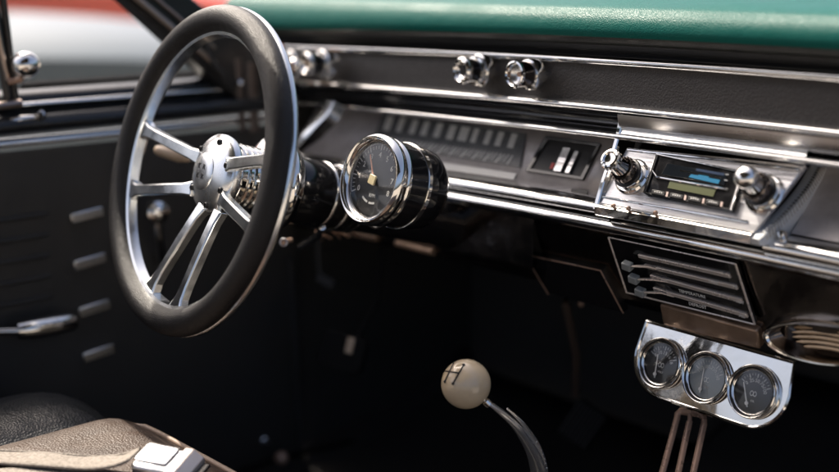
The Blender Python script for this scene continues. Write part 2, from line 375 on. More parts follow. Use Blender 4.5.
# console step between brow and bezel plate
bm = B(); strip(bm, [(.349, .6520), (.3445, .6530), (.3385, .6562), (.345, .668), (.352, .672)], BL[0], TR[0] + .004, 8); obj("bezel_step", bm, "chrome_trim", dash)
bm = B(); strip(bm, smooth_prof([(.3375, .6815), (.3385, .676), (.3415, .668), (.3440, .6655)], 3), BL[0] + .001, .69, 8); obj("header_plate", bm, "brushed", dash)
# dividers at the ends of the bezel plate
def blade(name, pts, thick, depth, m, side=1):
    bm = B(); n = len(pts); ring = []
    for i, p in enumerate(pts):
        p = V(p); t = (V(pts[min(i + 1, n - 1)]) - V(pts[max(i - 1, 0)])).normalized()
        x = V((1, 0, 0)); nrm = x.cross(t).normalized(); nrm = -nrm if nrm.y > 0 else nrm
        ring.append([bm.verts.new(p + x * a * thick + nrm * b) for a, b in ((-.5, -depth * min(1, .25 + 2 * i / n)), (-.5, -.001), (-.3, 0), (.3, 0), (.5, -.001), (.5, -depth * min(1, .25 + 2 * i / n)))])
    for a, b in zip(ring, ring[1:]):
        for k in range(6): bm.faces.new((a[k], a[(k + 1) % 6], b[(k + 1) % 6], b[k]))
    bm.faces.new(ring[0]); bm.faces.new(ring[-1][::-1])
    return obj(name, bm, m, dash)
blade("divider", smooth_prof([(-.0825, .307, .583), (-.0822, .318, .612), (-.0818, .332, .640), (-.0815, .341, .6655), (-.0812, .343, .684)], 4), .006, .03, "chrome")
fin_pts = smooth_prof([tuple(PX(x, y, X)) for x, y, X in ((752, 238, .110), (777, 217, .114), (801, 190, .118), (816, 166, .120), (823, 152, .121))], 5)
blade("divider", fin_pts, .014, .03, "fin")
bm = B()
for i in range(2, len(fin_pts) - 3):
    for f in (0, .5):
        p = V(fin_pts[i]).lerp(V(fin_pts[i + 1]), f); t = (V(fin_pts[i + 1]) - V(fin_pts[i])).normalized()
        box(bm, frame(p + V((.0065, -.001, -.002)), (1, 0, 0), t) , .0012, .010, .003)
obj("vent_teeth", bm, "chrome", dash)
# arch trim at the far end of the instruments
arch = smooth_prof([tuple(PY(x, y, Y)) for x, y, Y in ((284, 160, .262), (297, 143, .268), (312, 126, .278), (324, 113, .288), (330, 101, .296))], 5)
blade("divider", arch, .017, .02, "satin")
# passenger side panel
bm = B(); strip(bm, [(.350, .584), (.37, .60), (.395, .63), (.41, .654)], .124, DX1, 12); obj("passenger_panel", bm, "cluster", dash)
p = PY(781.6, 234.5, .330); bm = B(); lathe(bm, [(0, .004), (.003, .0035), (.0042, .002), (.0045, -.004)], frame(p, (0, -.9, .4)), 16); obj("panel_screw", bm, "chrome", dash)
bm = B(); tube(bm, [PY(496, 216, .50), PY(484, 228, .48), PY(474, 244, .46), PY(466, 262, .45)], [.004, .008, .009, .004], 10); obj("glint_tube", bm, "smooth", dash)  # chrome tube added to give a bright streak under the dash
# knobs on the upper panel
def dash_knob(px, py, Y, front, neck, collar, neckmat, yaw=0.):
    p = PY(px, py, Y); m = frame(p, (yaw, -1, .06)) @ Matrix.Diagonal((1.22, 1.22, 1.4, 1))
    bm = B(); lathe(bm, front, m, 40); k = obj("knob", bm, "chrome", dash)
    bm = B(); lathe(bm, neck, m, 40); obj("knob_neck", bm, neckmat, k)
    bm = B(); lathe(bm, collar, m, 40); obj("knob_collar", bm, "chrome", k)
    return k, m
PULL = ([(0, .0185), (.0045, .0182), (.0062, .0205), (.0085, .0212), (.0096, .0205), (.0108, .0216), (.0124, .0205), (.0128, .0190), (.0124, .0172), (.0108, .0165)],
        [(.0108, .0168), (.0110, .012), (.0112, .0055)], [(.0112, .0068), (.0138, .0062), (.0143, .0048), (.0138, .0036), (.0156, .0026), (.0160, .0006), (.0158, -.0035), (.011, -.0045), (.011, -.012)])
for px, py, Y, ins_ in ((480, 70.5, .335, "dial"), (324, 64, .322, "stalk"), (292, 64, .335, "dial")):
    k, m = dash_knob(px, py, Y, *PULL, "gloss", -.05)
    bm = B(); lathe(bm, [(0, .0200), (.0038, .0198), (.0046, .0184)], m, 24); obj("knob_insert", bm, ins_, k)
k, m = dash_knob(531, 74.5, .335, [(.0088, .0130), (.0094, .0185), (.0106, .0196), (.0122, .0192), (.0126, .0172), (.0118, .0162)],
                 [(.0116, .0166), (.0118, .010), (.0120, .0040)], [(.0120, .0048), (.0138, .0042), (.0146, .002), (.0146, -.0035), (.011, -.0045), (.011, -.012)], "smoked", -.05)
bm = B(); lathe(bm, [(0, .0090), (.0088, .0150), (.0090, .0125)], m, 32); obj("knob_insert", bm, "smooth", k)
bm = B(); lathe(bm, [(0, .0148), (.0022, .0140), (.0024, .0100)], m, 20); obj("lighter_button", bm, "copper", k)
k, m = dash_knob(303, 67, .318, [(0, .016), (.005, .0165), (.0085, .0145), (.0105, .011), (.0098, .006)], [(.0095, .007), (.0075, .002), (.0075, -.02)], [(.0075, -.016), (.010, -.018), (.010, -.03)], "copper")
bm = B(); torus(bm, .0060, .0015, m @ T(0, 0, .0160), 24, 8); obj("knob_insert", bm, "copper", k)

# ------------------------------------------------------------------ radio
radio = thing("car_radio", "slim black car radio with olive display between two chrome shaft knobs", "radio", PM @ V((*p2(697, 185), 0)))
rq = ppoly([(660, 157), (744, 174.5), (733, 212), (647.5, 195)])
bm = B(); prism(bm, rq, PM, -.03, .0045); obj("body", bm, "gloss", radio, bev=.0012)
def ins(q, f, c=None):
    cx = sum(p[0] for p in q) / 4; cy = sum(p[1] for p in q) / 4
    return [(cx + (x - cx) * f, cy + (y - cy) * f) for x, y in q]
bm = B()
ro, ri = ins(rq, 1.02), ins(rq, .965)
for k in range(4):
    k2 = (k + 1) % 4; prism(bm, [ro[k], ro[k2], ri[k2], ri[k]], PM, .001, .0062)
obj("bezel", bm, "plastic", radio, bev=.0008)
bm = B()
for a, b in ((0, 1), (0, 3), (1, 2)): tube(bm, [PM @ V((*ro[a], .0058)), PM @ V((*ro[b], .0058))], .0009, 8)
obj("bezel_edge", bm, "chrome", radio)
bm = B(); prism(bm, ppoly([(672.5, 183), (718.5, 191.2), (715.5, 198.8), (670, 190)]), PM, .0046, .0052); obj("display", bm, "lcd", radio)
bm = B(); prism(bm, ppoly([(670, 165.5), (729, 176.3), (727, 187.5), (664, 176.5)]), PM, .0046, .0056); slot = obj("cassette_door", bm, "tint", radio, bev=.0004)
bm = B(); prism(bm, ppoly([(691.5, 179.5), (694, 176.8), (701, 178), (702, 175.8), (711.5, 177.5), (711.5, 180.3), (723, 182.4), (721, 186.4)]), PM, .0057, .0060); obj("blue_glass_reflection", bm, "blue", slot)
bm = B(); prism(bm, ppoly([(699, 170.8), (727, 175.8), (726.5, 178.2), (698.5, 173.2)]), PM, .0057, .0059); obj("navy_glass_reflection", bm, "navy", slot)
bm = B(); prism(bm, ppoly([(683, 172.4), (724, 180), (724, 181.2), (683, 173.6)]), PM, .0057, .0064); obj("trim_line", bm, "chrome", slot)
bm = B(); A, Bp = p2(659, 179.2), p2(731, 191.8); tube(bm, [PM @ V((*A, .0055)), PM @ V((*Bp, .0055))], .0012, 8)
tube(bm, [PM @ V((*p2(659, 179), .0055)), PM @ V((*p2(655, 173), .0055))], .001, 8); obj("trim_line", bm, "chrome", radio)
for i in range(4):
    t0 = i * .245; a = (655.5 + 74 * t0, 192.2 + 13.6 * t0); b = (a[0] + 13.4, a[1] + 2.5)
    bm = B(); prism(bm, ppoly([a, b, (b[0] - 1, b[1] + 4.2), (a[0] - 1, a[1] + 4.2)]), PM, .0045, .0075); bt = obj("button", bm, "plastic", radio, bev=.0005)
    bm = B()
    for j in range(4): 
        c = ppoly([(a[0] + 2.6 + j * 2.2, a[1] + 1.9 + j * .41), (a[0] + 3.8 + j * 2.2, a[1] + 2.1 + j * .41), (a[0] + 3.7 + j * 2.2, a[1] + 3.0 + j * .41), (a[0] + 2.5 + j * 2.2, a[1] + 2.8 + j * .41)]); prism(bm, c, PM, .0074, .0077)
    obj("lettering", bm, "white", bt)
    bm = B(); prism(bm, ppoly([(b[0] + .8, b[1] - .5), (b[0] + 2.8, b[1] + .0), (b[0] + 1.8, b[1] + 4.8), (b[0] - .2, b[1] + 4.4)]), PM, .0045, .0066); obj("button_gap", bm, "pink", radio)
bm = B()
for px, py in ((728.5, 176.3), (727.3, 182.0)): prism(bm, ppoly([(px, py), (px + 3, py + .5), (px + 2.8, py + 1.6), (px - .2, py + 1.1)]), PM, .0056, .0062)
obj("lettering", bm, "white", radio)
def shaft_knob(px, py, dome):
    m = PM @ T(*p2(px, py), 0) @ Matrix.Diagonal((1.12, 1.12, 1.2, 1))
    bm = B(); lathe(bm, [(.0105, -.002), (.0172, -.001), (.0178, .0015), (.0160, .003), (.0128, .0032), (.0122, .0065), (.0142, .007), (.0146, .0085)], m, 40)
    kb = obj("shaft_knob", bm, "chrome", radio)
    bm = B(); lathe(bm, [(.0146, .0085), (.0138, .0100), (.0118, .0105), (.0115, .012)], m, 40); obj("collar", bm, "plastic", kb)
    bm = B(); n = 20; prof = [(.0120, .0112), (.0124, .0125), (.0112, .018), (.0106, .0188)]
    lathe(bm, prof, m, 40)
    for k in range(n):
        a = 360 * k / n; tick(bm, .0117, .002, .0016, a, m, .0125, .0045)
    obj("knurled_ring", bm, "smoked", kb)
    bm = B()
    if dome: lathe(bm, [(.0095, .018), (.0085, .024), (.0082, .027), (.0095, .0285), (.0104, .032), (.0100, .0355), (.0080, .0385), (.0045, .0402), (0, .0406)], m, 36)
    else: lathe(bm, [(.0092, .018), (.0080, .024), (.0076, .030), (.0088, .0312), (.0096, .0325), (.0098, .0365), (.0090, .0385), (.0070, .0390), (.0055, .0376), (0, .0370)], m, 36)
    if not dome:
        for k in range(14): tick(bm, .0096, .0015, .002, 360 * k / 14, m, .0325, .004)
    obj("cap", bm, "chrome", kb)
shaft_knob(632.5, 177, False); shaft_knob(765, 194.5, True)

# ------------------------------------------------------------------ heater control
heat = thing("heater_control", "black heater control plate with three chrome slider levers below the radio", "heater control", HM @ V((*h2(685, 280), 0)))
hq = [(609.5, 236.4), (736.5, 263), (755.8, 323.3), (627.6, 291.5)]
bm = B(); prism(bm, hpoly(hq), HM, -.004, .0020); obj("faceplate", bm, "gloss", heat, bev=.0008)
bm = B(); q4 = hpoly(hq)
for k in range(4): tube(bm, [HM @ V((*q4[k], .002)), HM @ V((*q4[(k + 1) % 4], .002))], .0011 if k else .0008, 8)
obj("edge_trim", bm, "nickel", heat)
def hw(px, py, z): return HM @ V((*h2(px, py), z))
rows = [((640, 252.5), (731, 272)), ((646, 262.5), (738, 283.5)), ((652, 273), (743, 297)), ((655, 285.5), (748, 311.5))]
bm = B()
for k, (a, b) in enumerate(rows[:4]):
    x0, y0 = a; x1, y1 = b
    prism(bm, hpoly([(x0, y0), (x1, y1), (x1 + 2, y1 + 4.4), (x0 + 1.2, y0 + 3.4)]), HM, .0015, .0046)
obj("rail", bm, "nickel", heat, bev=.0006)
bm = B()
for k, (a, b) in enumerate(rows[:3]):
    x0, y0 = a; x1, y1 = b
    prism(bm, hpoly([(x0 + 2, y0 + 3.6), (x1 - 3, y1 + 4.0), (x1 - 1, y1 + 8.6), (x0 + 4, y0 + 7.6)]), HM, .0018, .0026)
obj("slot", bm, "dial", heat)
for (px, py, ex, ey) in ((634.5, 260, 661, 267.5), (641, 273, 671, 280.5), (647.5, 286, 676, 295)):
    bm = B(); tube(bm, [hw(px + 4, py + .5, .012), hw(px + 9, py + 1.2, .0105), hw(px + 18, py + 3.4, .0065), hw(ex, ey, .0035)], [.0022, .0024, .0028, .0012], 10, flat=.6)
    lv = obj("lever", bm, "nickel", heat)
    m = HM @ T(*h2(px, py), .0125) @ Matrix.Rotation(R(-9), 4, "Z")
    bm = B(); box(bm, m, .0112, .0090, .008); obj("lever_knob", bm, "greyplastic", lv, bev=.0011)
def htext(bm, s, px, py, size):
    px, py = px + .6, py + 2.6; a = h2(px, py); b = h2(px + 20, py + 4.9); ang = math.atan2(b[1] - a[1], b[0] - a[0])
    text(bm, s, size, HM @ T(a[0], a[1], .0047) @ Matrix.Rotation(ang, 4, "Z"))
bm = B(); htext(bm, "FAN", 715, 277.2, .0056); htext(bm, "TEMPERATURE", 694, 289.0, .0050); htext(bm, "DEFROST", 699.5, 300.8, .0052)
htext(bm, "HI", 737, 281.6, .005); htext(bm, "HOT", 742, 297.2, .0045); htext(bm, "AC", 744, 311, .0055); obj("lettering", bm, "white", heat)

# ------------------------------------------------------------------ triple gauge panel
g = [PY(662.2, 363.4, .355), PY(707.9, 378, .355), PY(754.4, 391.8, .355)]
gx = ((g[2] - g[0]).normalized()); GN = V((0, -.95, .30)); GN = (GN - gx * GN.dot(gx)).normalized()
GM = frame(g[1], GN, gx)
pod = thing("gauge_panel", "chrome bracket holding three small round gauges hung beneath the dash", "gauge panel", g[1])
def g2(px, py): q = GM.inverted() @ PP(px, py, g[1], GN); return q.x, q.y
cornr = [g2(647, 322.5), g2(795, 361)]
top = .5 * (cornr[0][1] + cornr[1][1]); w2 = .5 * (cornr[1][0] - cornr[0][0]); bot = -.0355; rr = .042
out = [(-w2, top), (-w2 - .004, bot + rr)]
out += [(-w2 - .004 + rr * (1 - math.cos(R(a))), bot + rr - rr * math.sin(R(a))) for a in range(10, 91, 8)]
out += [(-x, y) for x, y in out[::-1]]
# thin rolled-edge plate
bm = B(); prism(bm, out[::-1], GM, -.0035, 0)
brk = obj("bracket", bm, "chrome", pod, bev=.0012)
bm = B(); loop = [GM @ V((x, y, .0008)) for x, y in out]
tube(bm, loop + [loop[0]], .0019, 8, nrm=GN)
obj("rolled_edge", bm, "chrome", brk)
bm = B(); prism(bm, [(-w2, top - .0005), (w2, top - .0005), (w2, top + .0015), (-w2, top + .0015)], GM, -.05, -.001); obj("mounting_flange", bm, "chrome", brk, bev=.0006)
bm = B()
for sx in (-1, 1): lathe(bm, [(0, .0022), (.002, .0018), (.003, .0006), (.003, -.001)], GM @ T(sx * (w2 - .009), top - .007, 0), 14)
def small_gauge(c, digits, needle_a, title, dialmat):
    q = GM.inverted() @ c; m = GM @ T(q.x, q.y, 0)
    bm = B(); lathe(bm, [(.0215, .0035), (.0228, .0052), (.0242, .0056), (.0250, .0075), (.0262, .0082), (.0272, .0070), (.0278, .0048), (.0279, .001), (.0260, -.002), (.0255, -.016), (0, -.018)], m, 56)
    gr = obj("gauge", bm, "chrome", pod)
    bm = B(); lathe(bm, [(.0246, .0068), (.0232, .0054), (.0218, .0038), (.0214, .0012)], m, 56); obj("inner_ring", bm, "dial", gr)
    bm = B(); lathe(bm, [(0, .0012), (.0216, .0012)], m, 48); obj("dial", bm, dialmat, gr)
    bm = B()
    for k in range(13): tick(bm, .0175 - (0 if k % 3 else .0008), .0022 if k % 3 else .0042, .0005 if k % 3 else .0009, 150 - k * 10.4, m, .0013)
    for k, d in enumerate(digits):
        a = R(142 - k * 116 / (len(digits) - 1)); text(bm, d, .0054, m @ T(.0125 * math.cos(a), .0125 * math.sin(a) - .001, .0014) @ Matrix.Rotation(a - math.pi / 2, 4, "Z"))
    text(bm, title, .0030, m @ T(.001, -.0095, .0014))
    for sx in (-.0018, .0018): torus(bm, .0017, .0004, m @ T(sx, -.0020, .0014) @ Matrix.Scale(1.35, 4, (0, 1, 0)), 20, 6)
    obj("markings", bm, "faint", gr)
    bm = B(); mm = m @ T(-.004, -.0130, .0024) @ Matrix.Rotation(R(needle_a), 4, "Z")
    prism(bm, [(-.0008, -.004), (.0008, -.004), (.0005, .0215), (-.0005, .0215)], mm, 0, .0005); lathe(bm, [(.002, 0), (.002, .0012), (0, .0014)], mm, 14); obj("needle", bm, "white", gr)
    bm = B(); lathe(bm, [(0, .0050), (.010, .0048), (.0225, .0040), (.0225, .0034), (0, .0042)], m, 48); obj("glass", bm, "glass", gr)
    return gr
small_gauge(g[0], ("8", "10", "13", "16", "18"), 6, "VOLT", "dial")
small_gauge(g[1], ("100", "180", "220", "280"), 4, "TEMP", "glare_dial")
small_gauge(g[2], ("0", "25", "50", "75", "100"), 24, "OIL", "dial")
bm.free() if False else None

# slotted bracket below
brkt = thing("slotted_bracket", "slim bracket with painted brown reflections and two long slots hanging below the gauge trio", "bracket", PY(690, 412, .36))
def bw(px, py): return PY(px, py, .372 - (py - 410) * .0006)
bm = B()
for ln in (((677, 418), (662, 474), (656, 496)), ((689.5, 421), (678, 474), (673, 496)), ((704, 424), (693, 474), (688, 496))):
    tube(bm, [bw(*p) for p in ln], .0041, 10, flat=.45, nrm=(0, -1, .2))
tube(bm, [bw(*p) for p in ((677, 420), (677.6, 414), (681, 411), (691, 412.5), (700, 414), (704, 418), (704, 426))], .0041, 10, flat=.45, nrm=(0, -1, .2))
tube(bm, [bw(*p) for p in ((690, 413), (689.5, 423))], .0030, 8, flat=.55, nrm=(0, -1, .2))
obj("slotted_plate", bm, "copper", brkt)  # copper colour here carries the painted warm reflections
bm = B(); box(bm, frame(bw(694, 409) + V((0, .008, .006)), (0, -1, .2)), .03, .018, .003); obj("mounting_tab", bm, "copper", brkt, bev=.001)

# oval courtesy lamp / vent bowl
ov = thing("oval_vent", "oval chrome rimmed bowl with ribs painted as copper reflections under the dash beside the gauges", "vent", PY(818, 343, .362))
om = frame(PY(819, 342.5, .355), (.0, -.93, -.18))
om = om @ Matrix.Rotation(R(7), 4, "Z") @ Matrix.Diagonal((1, .35, 1, 1))
bm = B(); lathe(bm, [(.0545, .002), (.0560, .0045), (.0590, .0050), (.0612, .003), (.0620, -.004), (.060, -.02)], om, 72); obj("rim", bm, "chrome", ov)
bm = B(); lathe(bm, [(0, -.030), (.02, -.0285), (.036, -.023), (.048, -.012), (.0545, .002)], om, 72); obj("bowl", bm, "smoked", ov)
bm = B()
for k in range(6):
    y = -.036 + k * .0145; hw_ = .043 * math.sqrt(max(.05, 1 - (y / .05) ** 2)); pts = []
    for j in range(13):
        x = -hw_ * .75 + (1.75 * hw_) * j / 12; pts.append(om @ V((x, y + .010 * (1 - (x / .05) ** 2), -.009 + .008 * (x / .05) ** 2)))
    tube(bm, pts, [.0006] + [.0019] * 11 + [.0006], 8)
obj("rib", bm, "ribs", ov)

# ------------------------------------------------------------------ steering wheel
WC = V((-.37369, -.00193, .6235)); t_, s_ = R(16.03), R(-4.364)
WN = V((math.sin(s_) * math.cos(t_), -math.cos(s_) * math.cos(t_), math.sin(t_))); WU = V((0, 0, 1)).cross(-WN).normalized()
WU = WU if WU.x > 0 else -WU
WM = frame(WC, WN, WU)
wheel = thing("steering_wheel", "black leather steering wheel with polished paired spokes and chrome hub", "steering wheel", WC)
bm = B(); torus(bm, .1629, .0146, WM, 128, 28); rim = obj("rim", bm, "leather", wheel, sharp=80)
bm = B(); torus(bm, .1756, .0026, WM @ T(0, 0, -.0075), 128, 10, sz=1.6); obj("backing_ring", bm, "satin", rim)
bm = B(); lathe(bm, [(.1455, .001), (.1500, .003), (.1530, .002), (.1530, -.012), (.1480, -.013), (.1440, -.009)], WM, 128, closed=True); obj("inner_ring", bm, "satin", wheel)
def bar(bm, a, b, wa, wb, za, zb, th):
    a, b = V(a), V(b); d = (b - a).normalized(); p = V((-d.y, d.x))
    n = 8; rows_ = []
    for i in range(n + 1):
        t = i / n; c = a.lerp(b, t); w = wa + (wb - wa) * t; w += .016 * max(0, (t - .8) / .2) ** 2 + .004 * max(0, (.12 - t) / .12) ** 2
        z = za + (zb - za) * (t ** .8); rows_.append([bm.verts.new(WM @ V((*(c + p * s * w / 2), z + dz))) for s, dz in ((-1, -th), (-1, -.0012), (-.72, 0), (.72, 0), (1, -.0012), (1, -th))])
    for r0, r1 in zip(rows_, rows_[1:]):
        for k in range(6): bm.faces.new((r0[k], r0[(k + 1) % 6], r1[(k + 1) % 6], r1[k]))
    bm.faces.new(rows_[0]); bm.faces.new(rows_[-1][::-1])
for a, b in (((-.030, .013), (-.1465, .030)), ((-.032, -.022), (-.1430, -.043)), ((.030, .013), (.1465, .030)), ((.032, -.022), (.1430, -.043)), ((-.001, -.036), (-.046, -.1420)), ((.034, -.036), (.020, -.1485))):
    bm = B(); bar(bm, a, b, .0135, .0125, -.018, .0005, .010); obj("spoke", bm, "satin", wheel, sharp=18, bev=.0007)
hubp = [(0, -.0125), (.012, -.0130), (.024, -.0148), (.034, -.0178), (.0405, -.0208), (.0435, -.0245), (.0438, -.030), (.0425, -.034), (.038, -.036)]
bm = B(); lathe(bm, hubp, WM, 64); hub = obj("hub", bm, "hub", wheel)
# horn button and its small two by two glyph motif
bm = B(); lathe(bm, [(0, -.0108), (.010, -.0110), (.0185, -.0121), (.0205, -.0132), (.0208, -.0165)], WM @ T(-.004, 0, 0), 48); hp = obj("horn_button", bm, "hub", hub)
bm = B()
for (sx, a_, b_) in ((-.0095, "K", "K"), (.0005, "R", "R")):
    text(bm, a_, .0088, WM @ T(sx, .0050, -.0108)); text(bm, b_, .0088, WM @ T(sx, -.0055, -.0108))
obj("badge_lettering", bm, "ink", hp)
for a in (20, 75, 140, 215, 285, 335):
    r0 = .0355; m = WM @ T(r0 * math.cos(R(a)), r0 * math.sin(R(a)), -.0195)
    bm = B(); lathe(bm, [(.0032, -.002), (.0032, .0028), (.0024, .0034), (.0020, .0020), (0, .0018)], m, 6 if False else 16); obj("bolt", bm, "plastic", hub)
bm = B()
ad = [(.038, -.034)]
for k in range(6):
    z = -.038 - k * .0075; ad += [(.0335, z), (.0335, z - .002), (.0375, z - .0032), (.0375, z - .0062)]
lathe(bm, ad + [(.033, -.085)], WM, 64); obj("hub_adapter", bm, "chrome", wheel)

# ------------------------------------------------------------------ steering column
colm = thing("steering_column", "gloss black steering column with chrome bell running from wheel to dashboard", "steering column", WM @ V((0, 0, -.30)))
bm = B(); lathe(bm, [(.034, -.080), (.046, -.084), (.0545, -.090), (.0560, -.096), (.0545, -.104), (.047, -.112), (.040, -.116)], WM, 64); obj("bell", bm, "chrome", colm)
bm = B(); lathe(bm, [(.034, -.113), (.0375, -.116), (.0385, -.122), (.0385, -.160), (.0365, -.163)], WM, 48)
lathe(bm, [(.0362, -.160), (.0362, -.182), (.0380, -.184), (.0380, -.205), (.034, -.209), (.034, -.40)], WM, 48); obj("jacket", bm, "gloss", colm)
bm = B(); torus(bm, .0372, .0022, WM @ T(0, 0, -.1625), 56, 10); torus(bm, .0372, .0018, WM @ T(0, 0, -.183), 56, 10); torus(bm, .0352, .0022, WM @ T(0, 0, -.2075), 56, 10); obj("ring", bm, "chrome", colm)
bm = B()
sp = [WM @ V((-.036, -.002, -.135)), PY(193, 160, .10), PY(184, 157.5, .088), PY(156, 149.5, .07)]
tube(bm, sp[:2] + [sp[1].lerp(sp[2], .8)], [.004, .0042, .0042], 12); stk = obj("turn_signal_lever", bm, "chrome", colm)
bm = B(); tube(bm, [sp[1].lerp(sp[2], .5), sp[2], sp[2].lerp(sp[3], .15), sp[2].lerp(sp[3], .9), sp[3]], [.0045, .006, .0078, .0066, .0045], 16); obj("lever_grip", bm, "stalk", stk)
# hazard knob and small lock under the column
p = PY(285, 242, .13); bm = B(); lathe(bm, [(0, .006), (.0028, .0058), (.0034, .0045), (.003, -.02)], frame(p, (.55, -.8, .1)), 20); hz = obj("hazard_knob", bm, "copper", colm)
bm = B(); torus(bm, .0042, .0011, frame(p, (.55, -.8, .1)) @ T(0, 0, .0045), 24, 8); obj("knob_rim", bm, "brushed", hz)
bm = B(); tube(bm, [WM @ V((.01, -.035, -.17)), PY(318, 236, .19), PY(306, 244, .19), PY(300, 247, .19)], [.004, .0045, .0055, .004], 10); obj("tilt_lever", bm, "chrome", colm)

# ------------------------------------------------------------------ tachometer
TC = PY(374, 180, .13); TN = V((-.02, -.958, .27)).normalized(); TMx = frame(TC, TN)
tach = thing("tachometer", "large round chrome ringed tachometer clamped beside the steering column", "tachometer", TC)
Rb = .0485
bm = B(); lathe(bm, [(.0385, .000), (.0392, .004), (.0418, .0075), (.0455, .0088), (.0482, .0062), (.0490, .0015), (.0486, -.003), (.0468, -.006), (.0478, -.008), (.0478, -.011), (.0455, -.013)], TMx, 80); obj("bezel", bm, "chrome", tach)
bm = B(); lathe(bm, [(.0455, -.012), (.0458, -.040), (.0458, -.050), (.0440, -.064), (.038, -.073), (.026, -.078), (0, -.079)], TMx, 64); obj("housing", bm, "gloss", tach)
bm = B(); lathe(bm, [(.0460, -.036), (.0472, -.0365), (.0472, -.0405), (.0460, -.041)], TMx, 64); obj("clamp_band", bm, "chrome", tach)
bm = B(); lathe(bm, [(0, -.002), (.0410, -.002)], TMx, 64); dl = obj("dial", bm, "dial", tach)
bm = B()
for k in range(33):
    big = k % 4 == 0; tick(bm, .0350, .0062 if big else .0035, .0011 if big else .0006, 205 - k * 230 / 32, TMx, -.0018)
for k in range(9):
    a = R(205 - k * 230 / 8); text(bm, str(k), .0085, TMx @ T(.0270 * math.cos(a), .0270 * math.sin(a), -.0016))
arc(bm, .0392, .0008, -25, 205, TMx, -.0018, 48)
arc(bm, .0245, .0022, -128, -104, TMx, -.0018, 8); arc(bm, .0245, .0022, -98, -76, TMx, -.0018, 8)
text(bm, "RPM", .0055, TMx @ T(0, -.0165, -.0016))
obj("markings", bm, "white", dl)
bm = B(); mm = TMx @ Matrix.Rotation(R(28), 4, "Z"); prism(bm, [(-.0012, -.006), (.0012, -.006), (.0006, .029), (-.0006, .029)], mm, .0002, .0010); obj("needle", bm, "orange", tach)
bm = B(); prism(bm, rrect(.0105, .0105, .0015), TMx @ Matrix.Rotation(R(-12), 4, "Z"), .0011, .0035); obj("needle_cap", bm, "cream", tach, bev=.0005)
bm = B(); lathe(bm, [(0, .0042), (.02, .0038), (.0418, .0022), (.0418, .0014), (0, .0030)], TMx, 64); obj("glass", bm, "glass", tach)
bm = B(); tube(bm, [TMx @ V((-.02, -.043, -.05)), TMx @ V((-.04, -.05, -.055)), TMx @ V((-.08, -.045, -.06)), WM @ V((.02, -.03, -.2))], .006, 10, flat=.5); obj("mounting_strap", bm, "plastic", tach)
bm = B(); 
for k in range(5):
    p = PY(316 + k * 6, 231 - k * 2.2 + (k % 2) * 6, .20); tube(bm, [p, PY(322 + k * 9, 240 - k * 1.0, .24)], .0016, 6)
obj("wire", bm, "copper", tach)

# ------------------------------------------------------------------ shift lever
BC = PY(466, 384, .135); br = .02515
shift = thing("shift_lever", "curved chrome gear lever topped with an ivory ball knob", "gear lever", PY(541, 500, .27))
bm = B(); bmesh.ops.create_uvsphere(bm, u_segments=64, v_segments=32, radius=br, matrix=Matrix.Translation(BC)); 
knob = obj("knob", bm, "ivory", shift, sharp=80)
hn = (RT * -.47 + UP * .43 - FWD * .77).normalized()
ca = ray(466, 384).normalized()
bm = B()
def sph(px, py):
    x, y = (px - 133) / 92, -(py - 145) / 92; z = math.sqrt(max(0, 1 - x * x - y * y)); rt = (ca.cross(V((0, 0, 1)))).normalized(); u_ = rt.cross(ca)
    return BC + (rt * x + u_ * y - ca * z) * (br + .00012)
def stroke(a, b, r):
    pts = [sph(a[0] + (b[0] - a[0]) * k / 6, a[1] + (b[1] - a[1]) * k / 6) for k in range(7)]; tube(bm, pts, r, 8)
stroke((87, 71), (57, 137), .00085); stroke((124, 77), (86, 144), .00085); stroke((57, 99), (107, 106), .00075)
for d in ((124, 77), (86, 144), (57, 137)): bmesh.ops.create_uvsphere(bm, u_segments=12, v_segments=8, radius=.0016, matrix=Matrix.Translation(sph(*d)))
obj("shift_pattern", bm, "ink", knob)
lp = [PY(484, 400, .147), PY(497, 409, .157), PY(514, 424, .175), PY(528, 443, .195), PY(536, 460, .21), PY(540, 480, .228), PY(541, 510, .25), PY(538, 545, .262)]
lp = [V(p) for p in smooth_prof([tuple(p) for p in lp], 4)]
bm = B(); tube(bm, lp, [.0032 + .0074 * min(1, i / 13) for i in range(len(lp))], 14, flat=.55, nrm=UP + FWD * -.2 + RT * .3); lev = obj("lever", bm, "lever", shift)
bm = B(); tube(bm, [p + RT * .006 + UP * .004 - FWD * .003 for p in lp[5:]], [.0010 + .0022 * min(1, i / 8) for i in range(len(lp) - 5)], 10); obj("lever_edge", bm, "lever", lev)
bm = B()
for i in range(12, len(lp) - 1, 1):
    p = lp[i] + RT * .0085 + UP * .002 - FWD * .004; bmesh.ops.create_icosphere(bm, subdivisions=1, radius=.0008, matrix=Matrix.Translation(p))
obj("stamped_bead", bm, "brushed", lev)
bm = B(); lathe(bm, [(.0035, .002), (.0045, .001), (.0045, -.004), (.0035, -.005)], frame(BC + (lp[0] - BC).normalized() * .0275, BC - lp[0]), 24); obj("lock_nut", bm, "chrome", lev)
pb = lp[-1]; bm = B(); lathe(bm, [(.012, .0), (.02, -.01), (.022, -.02), (.035, -.035), (.037, -.045), (.055, -.07), (.07, -.11)], T(*pb), 32); obj("boot", bm, "rubber", shift)

